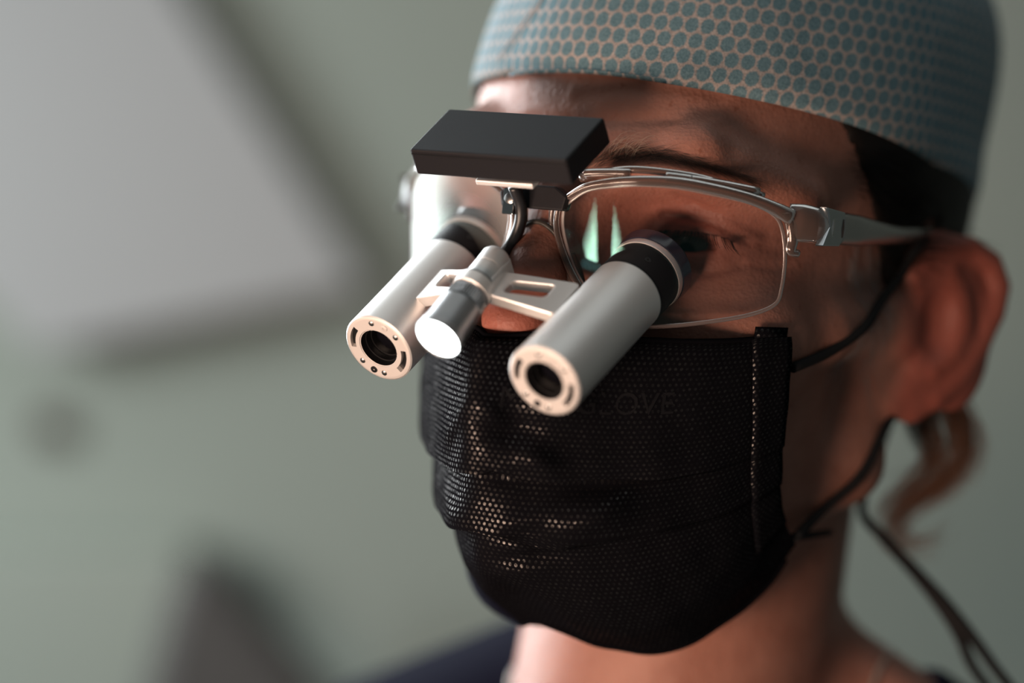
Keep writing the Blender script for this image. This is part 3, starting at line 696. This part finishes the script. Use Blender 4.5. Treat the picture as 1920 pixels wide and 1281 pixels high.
for sg in (1, -1):
    M = np.array((sg, 1, 1))
    pts = [gs(x, z, .6) * M for x, z in [(9.7, 27.0), (15.9, 30.6), (23.5, 32.5), (30.6, 33.5), (39.1, 34.0), (46.9, 33.3), (54.5, 31.8), (59.7, 29.7), (62.8, 27.8)]]
    fb = tube('brow_bar', pts, [.9, 1.2, 1.3, 1.3, 1.3, 1.4, 1.5, 1.7, 1.8], CLEAR, lo, LO, 12, 40, ry=[.8, 1.1, 1.35, 1.4, 1.45, 1.5, 1.6, 1.9, 2.4])
    pts = [gs(x, z, -1.6) * M for x, z in [(13.4, 32.4), (22, 35.0), (30.5, 36.2), (43, 35.8), (51, 34.3), (58.2, 32.5)]]
    tube('upper_rail', pts, 1.3, CLEAR, fb, LO, 10, 30, ry=1.1)
    for x0, x1 in ((14, 28), (37, 43), (42.5, 57)):
        pts = [gs(x, 35.2 - .0031 * (x - 34)**2, -.6) * M for x in np.linspace(x0, x1, 5)]
        tube('rail_block', pts, 1.5, CLEAR, fb, LO, 8, 10, ry=1.35)
    # outer end piece, hinge plate and temple
    pts = [(62.2, -73.8, 26.4), (65.4, -71.8, 26.4), (68.6, -68.6, 26.1), (70.2, -64.0, 26.0)]
    ep = tube('end_piece', [np.array(q) * M for q in pts], [2.2, 2.4, 2.0, 1.9], CLEAR if sg > 0 else FARSHADE, lo, LO, 14, 20, ry=[5.2, 5.4, 5.0, 4.9], up=(0, 0, 1))
    tube('end_drop', [gs(x, z, .4) * M for x, z in [(62.0, 28.7), (62.9, 25.2), (63.2, 21.6), (63.0, 18.7), (64.3, 18.0)]], [1.5, 1.7, 1.7, 1.5, 1.1], CLEAR if sg > 0 else FARSHADE, lo, LO, 12, 24)
    hz = [(-69.6, 31.4), (-66.8, 26.2), (-70.4, 20.6), (-59.5, 21.2), (-56.0, 26.2), (-58, 30.8)]
    hp = prism('hinge_plate', hz, (0, 1, 0), (0, 0, 1), (sg, 0, 0), (sg * 69.6, 0, 0), -.6, 2.0, STEEL if sg > 0 else FARSHADE, lo, LO, .35)
    hp['label'] = 'polished metal hinge plate' if sg > 0 else 'hinge plate on the far side with its shade painted in'
    tp_ = [(70.4, -59, 26.2), (70.4, -46, 26.4), (70.3, -32, 26.6), (70.2, -16, 27), (70.4, -2, 28.2), (70.4, 7, 28), (69.6, 15, 20), (68.5, 20, 6)]
    tube('temple_arm', [np.array(q) * M for q in tp_], [1.5, 1.5, 1.4, 1.3, 1.3, 1.4, 1.6, 1.8], TEMPLE if sg > 0 else FARSHADE, lo, LO, 12, 50, ry=[4.6, 4.4, 3.4, 2.4, 2.0, 2.0, 2.2, 2.4], up=None)
    tube('temple_core', [(q[0] * sg, q[1], q[2]) for q in [(70.4, -54, 27.2), (70.4, -42, 27.2), (70.3, -30, 27.2)]], .45, STEEL, lo, LO, 8, 14)
    # nose side rim: two clear ribs and pad
    pts = [gs(x, z, .6) * M for x, z in [(9.2, 27.3), (7.4, 24), (7.0, 19.5), (8.2, 14.6), (11.2, 8), (15.2, 1.8), (19, -4)]]
    nr_ = tube('nose_rim', pts, [1.0, .9, .9, 1.0, 1.1, 1.2, .9], CLEAR, lo, LO, 10, 30)
    pts = [gs(x, z, -1.2) * M for x, z in [(5.9, 26.8), (4.4, 22.4), (4.9, 16.7), (7.0, 11.1), (10.2, 5.5), (14.4, .8)]]
    tube('pad_arm', pts, [1.0, .9, .8, .9, 1.2, 1.0], CLEAR, nr_, LO, 10, 30)
    pd = [(sg * 9.3, -99.2, 12), (sg * 11.4, -98.4, 7), (sg * 13.6, -97.6, 2)]
    tube('nose_pad', pd, [1.0, 1.5, 1.0], PAD, nr_, LO, 10, 14, ry=[1.8, 2.6, 1.8])
tube('pad_bridge', [(-7, -101, 14.5), (-3, -103.2, 19.0), (1, -103.6, 19.9), (5, -103, 18), (8.2, -101, 13.5)], .8, PAD, lo, LO, 10, 30)
# nose bridge block and clip
br = prism('nose_bridge', [(-10, -2.6), (10, -2.6), (11, 1.5), (7, 4), (-7, 4), (-11, 1.5)], (1, 0, 0), (0, 0, 1), (0, 1, 0), (0, -105.5, 26), -1.6, 2.4, BLACK, lo, LO, .6)
cl = prism('mount_clip', [(-7.4, 21.2), (-3.8, 21.2), (-3.8, 28.5), (-7.4, 28.5)], (1, 0, 0), (0, 0, 1), (0, 1, 0), (0, -109.5, 0), -1.0, .6, STEEL, lo, LO, .25)
lathe('clip_screw', (-5.2, -110.4, 25.6), (0, -1, 0), [(0, 0), (0, 1.5), (.5, 1.5), (.7, 1.1), (.7, 0)], DARKSTEEL, cl, LO, 24)
bxn = np.array((0, -.586, .81)); bxd = np.array((0, .80, .60)); bxd /= np.linalg.norm(bxd); bxn = np.array((0, -bxd[2], bxd[1]))
bt = np.array((0, -132.3, 36.0))                             # top front edge of the box
bb = prism('battery_box', [(-25, 0), (25, 0), (25.2, 21.6), (-25.2, 21.6)], (1, 0, 0), bxd, bxn, bt, -8.0, 0, BLACK, lo, LO, .55)
bb['label'] = 'black rectangular box above the nose bridge'
Vb, Fb = [], []
rail = prism('lid_seam', [(-24.7, -.1), (24.7, -.1), (24.7, .25), (-24.7, .25)], (1, 0, 0), bxd, bxn, bt, -1.6, -1.25, BORE, bb, LO)
prism('mount_plate', [(-9, 3.5), (9.5, 3.5), (9.5, 14), (-9, 14)], (1, 0, 0), bxd, bxn, bt, -12.6, -10.9, ALU, lo, LO, .4)
prism('mount_spacer', [(-7, 6), (8, 6), (8, 13), (-7, 13)], (1, 0, 0), bxd, bxn, bt, -11.0, -7.9, BLACK, lo, LO, .3)
prism('mount_post', [(-6, 9), (4, 9), (4, 14), (-6, 14)], (1, 0, 0), bxd, bxn, bt, -15.5, -10.0, BLACK, lo, LO, .4)
tube('lamp_cable', [(-2.6, -113, 29), (-2.2, -109.5, 24.5), (-2.6, -107.8, 20), (-4.0, -107.4, 15.5), (-5.2, -109, 11.6), (-4.0, -115, 8.4), (-1.6, -120, 7.6)], 1.75, RUBBER, lo, LO, 14, 40)

# loupe barrels
def barrel(front, rear, roll):
    front = np.array(front, float); rear = np.array(rear, float); a = front - rear; L = np.linalg.norm(a); a /= L
    d, x, y = frame_of(a); rb = 10.5
    lb = L - 11.3                                             # silver length
    root = lathe('loupe_barrel', front, -a, [(.0, 10.1), (.35, rb), (lb - .4, rb), (lb, rb - .3), (lb, 8.5)], ALU, lo, LO, 72)
    root['label'] = 'silver magnifier barrel'
    lathe('focus_ring', front, -a, [(lb, 8.5), (lb, 10.25), (lb + .5, 10.45), (L - 1.4, 10.45), (L - 1.0, 10.0), (L - 1.0, 7)], BLACK, root, LO, 72)
    lathe('ring_band', front, -a, [(L - 1.0, 7), (L - 1.0, 10.7), (L + .2, 10.9), (L + 1.2, 10.7), (L + 1.2, 7)], ALU, root, LO, 72)
    lathe('eyepiece', front, -a, [(L + 1.2, 7), (L + 1.2, 11.0), (L + 5.0, 11.4), (L + 6.2, 10.6), (L + 6.0, 8.2), (L + 4, 7.6), (L + 4, 0)], PURPLE, root, LO, 72)
    p0 = front - a * (lb + 4.6) + (x * .55 + y * .83) * 10.5
    lathe('ring_screw', p0, x * .55 + y * .83, [(-.3, 0), (-.3, .9), (.12, .9), (.12, .35), (-.2, .3), (-.2, 0)], BORE, root, LO, 16)
    # front face: annulus with two curved slots sunk into it
    NA2, Rr = 180, [10.1, 9.6, 9.2, 8.95, 8.9, 7.35, 7.3, 6.9, 6.1, 5.9, 5.75]
    Vf = []; slots = [(2.15, 2.95), (5.15, 6.05)]
    for r_ in Rr:
        for k in range(NA2):
            th = 2 * math.pi * k / NA2; s = 0.
            thr = (th - roll) % (2 * math.pi)
            if 7.32 < r_ < 8.93 and any(s0 < thr < s1 for s0, s1 in slots): s = -1.1
            if r_ < 6: s = -.25
            if r_ > 10: s = -.12
            Vf.append(front + a * (.05 + s) + (x * math.cos(th) + y * math.sin(th)) * r_)
    Ff = [(j * NA2 + k, j * NA2 + (k + 1) % NA2, (j + 1) * NA2 + (k + 1) % NA2, (j + 1) * NA2 + k) for j in range(len(Rr) - 1) for k in range(NA2)]
    fm = [1 if all(np.dot(Vf[i] - front, a) < -.5 for i in q) else 0 for q in Ff]
    face = sharp(mk('front_ring', Vf, Ff, None, root, LO, mats=[ALUF, BORE], fm=fm), 30)
    for th in (.35, 1.35, 3.55, 4.45):
        c_ = front + (x * math.cos(th + roll) + y * math.sin(th + roll)) * 8.15
        lathe('pin', c_, a, [(0, .85), (.18, .82), (.36, .5), (.42, 0)], DARKSTEEL, face, LO, 16)
    for th, mm in ((3.15 + .9, BORE), (.9 - .05, ALUF)):
        c_ = front + (x * math.cos(th + roll) + y * math.sin(th + roll)) * 8.1
        sc_ = lathe('ring_screw', c_, a, [(.0, 1.05), (.3, 1.0), (.34, .8), (.34, .32), (-.0, .28), (-.0, 0)], mm, face, LO, 20)
    lathe('bore', front, -a, [(.25, 5.8), (2.2, 5.6), (2.2, 5.2), (4.2, 5.1), (4.2, 4.7), (6.5, 4.6), (6.5, 0)], BORE, root, LO, 48)
    lathe('objective_lens', front, -a, [(6.2, 4.6), (5.6, 3.6), (5.1, 2.0), (4.95, 0)], EYEGLASS, root, LO, 40)
    return root
barrel((29, -138.9, -21.7), (29, -90.6, 8.4), .2); barrel((-27.6, -134.2, -18.8), (-28.4, -91.6, 10.6), .2)
# bridge arms between the barrels
aa = np.array((0, -.81, -.586)); an = np.array((0, -.586, .81)); OO = np.array((0, -124, 7.))
def arm(sg):
    n = 8
    def rr(x0, x1, s0a, s1a, s0b, s1b, k):                     # rounded quad with 4*k points
        c = [(x0, s0a), (x1, s0b), (x1, s1b), (x0, s1a)]; pts = []
        for i in range(4):
            p, q, r_ = np.array(c[i - 1]), np.array(c[i]), np.array(c[(i + 1) % 4]); rad = min(1.6, .3 * min(np.linalg.norm(p - q), np.linalg.norm(r_ - q)))
            a_ = q + (p - q) / np.linalg.norm(p - q) * rad; b_ = q + (r_ - q) / np.linalg.norm(r_ - q) * rad
            for f in np.linspace(0, 1, k): pts.append(tuple((1 - f)**2 * a_ + 2 * f * (1 - f) * q + f * f * b_))
        return pts
    out = rr(2.5, 24, .5, 11, -5.5, 9.5, n); hol = rr(7.5, 18.5, 2.6, 8.0, -1.6, 4.4, n)
    ax = np.array((sg * 19, 0, 0)) + an * -5.5; ax /= np.linalg.norm(ax); nn = np.cross(ax, aa) * sg
    ob = prism('bridge_arm', out, ax, aa, nn * (1 if (nn @ an) > 0 else -1), OO + an * -.6, -3.4, 0, ALU, lo, LO, .45, holes=hol)
    return ob
arm(1); arm(-1)
p0 = np.array((0, -122.6, 8.6)); ld = np.array((0, -146.9, -13.9)) - p0; LL = np.linalg.norm(ld); ld /= LL
lathe('pivot_hub', p0 - ld * 1.5, ld, [(-.6, 0), (-.5, 2.4), (.2, 3.6), (1.4, 4.2), (5.9, 4.25), (6.0, 4.0), (6.25, 4.0), (6.35, 4.3), (11.5, 4.4), (12.5, 4.2)], ALU, lo, LO, 48)
prism('hub_saddle', [(-4.2, -3.5), (4.2, -3.5), (5.2, 9), (-5.2, 9)], (1, 0, 0), aa, an, OO, -5.5, .8, ALU, lo, LO, .8)
hl = lathe('headlight', p0, ld, [(9.5, 3.5), (10, 5.0), (11.2, 5.2), (14.8, 5.3), (15.0, 5.0), (15.6, 5.0), (15.8, 5.5), (19.6, 5.7), (20, 5.3), (20.4, 5.3), (20.6, 6.0), (LL - 3.2, 6.3), (LL - 2.9, 6.55), (LL - .4, 6.7), (LL, 6.5), (LL - .3, 6.2)], LAMPM, lo, LO, 96, ripple=(15.7, 19.7, .22))
hl['label'] = 'small ridged metal lamp between the barrels'
led = lathe('led_face', p0, ld, [(LL - .25, 6.25), (LL - .1, 5), (LL, 0)], LEDM, hl, LO, 48); led['label'] = 'glowing white lamp face'
lathe('heat_sink', p0, ld, [(10.8, 5.1), (11, 5.5), (14.6, 5.6), (14.8, 5.1)], ALU, hl, LO, 48)
# rear cord of the glasses running down to the shoulder
for nm, dx in (('retainer_cord', 0), ('retainer_cord', 1)):
    pts = [(57, 34, -10), (54, 22, -40), (53, 16, -57), (59 + dx, 19, -65), (68 + dx, 26, -75), (76 + dx * 2, 30, -84), (82 + dx * 4.5, 33, -93), (86 + dx * 8, 36, -102), (93 + dx * 9, 42, -112)]
    tube(nm, pts, [1.2, 1.3, 1.4, 1.5, 1.9, 2.2, 1.9, 1.7, 1.7], ELASTIC, lo, LO, 10, 50)

# ------------------------------------------------------------------ necklace
cv = []
for k in range(64):
    th = 2 * math.pi * k / 64; q, n_ = snap((58 * math.sin(th), 12 - 58 * math.cos(th), -119 - 12 * math.cos(th) * (1 if math.cos(th) > 0 else .2)), .9); cv.append(q)
cv = np.array(cv + cv[:1]); seglen = np.r_[0, np.cumsum(np.linalg.norm(np.diff(cv, axis=0), axis=1))]; nb = int(seglen[-1] / 1.9)
bp = np.stack([np.interp(np.linspace(0, seglen[-1], nb, endpoint=False), seglen, cv[:, k]) for k in range(3)], 1)
nk = empty('chain_necklace', cv.mean(0), 'fine silver bead chain around the person\'s neck', 'necklace'); NO = cv.mean(0)
nk.location = Vector(NO * MM + H)
parts = []
for p in bp: parts.append(lathe_geo(p, (0, 0, 1), [(-.8, .05), (-.55, .6), (0, .85), (.55, .6), (.8, .05)], 8))
V, F = join(parts); ch = mk('chain', V, F, SILVER, nk, NO); ch['kind'] = 'stuff'

# ------------------------------------------------------------------ things far behind on the wall (blurred)
def wpt(s_, z, d_): return np.array((Cw[0], Cw[1], 0)) + side * s_ + fwd * d_ + np.array((0, 0, z))
def wall_prism(name, poly, d0, d1, m, label, cat, bev=.004):
    c = np.mean(poly, axis=0); o = wpt(c[0], c[1], d1); V = [wpt(a, b_, d_) - o for d_ in (d0, d1) for a, b_ in poly]; n = len(poly)
    F = [tuple(range(n)), tuple(range(2 * n - 1, n - 1, -1))] + [(i, n + i, n + (i + 1) % n, (i + 1) % n) for i in range(n)]
    me = bpy.data.meshes.new(name); me.from_pydata([tuple(v) for v in V], [], F); me.materials.append(m); me.update()
    ob = bpy.data.objects.new(name, me); COL.objects.link(ob); ob.location = Vector(o); bevel(ob, bev / MM)
    return tag(ob, label, cat)
wall_prism('wall_panel', [(-.098, 1.603), (-.345, 1.923), (-.62, 1.81), (-.309, 1.54)], 1.575, 1.60, PANELM, 'large pale slanted panel on the green-grey wall, out of focus', 'panel')
wall_prism('low_cabinet', [(-.195, 1.424), (-.80, 1.365), (-.80, .02), (-.195, .02)], 1.56, 1.615, CABM, 'pale green cabinet low on the wall beside the charcoal backrest', 'cabinet')
wall_prism('chair_backrest', [(-.188, 1.428), (-.165, 1.428), (-.02, 1.29), (.02, .9), (-.30, .9), (-.205, 1.33)], 1.44, 1.50, DKM, 'charcoal blurred chair backrest low behind the person', 'chair', .012)
kc = wpt(-.30, 1.489, WD)
V, F = lathe_geo((0, 0, 0), -fwd, [(0, 7), (1, 10), (6, 9), (9, 11.5), (11, 9), (11.5, 0)], 32)
me = bpy.data.meshes.new('wall_knob'); me.from_pydata([tuple(np.array(v) * MM) for v in V], [], F); me.materials.append(KNOBM)
ob = bpy.data.objects.new('wall_knob', me); COL.objects.link(ob); ob.location = Vector(kc); tag(sharp(ob), 'small round brown knob on the green-grey wall below the pale panel', 'knob')
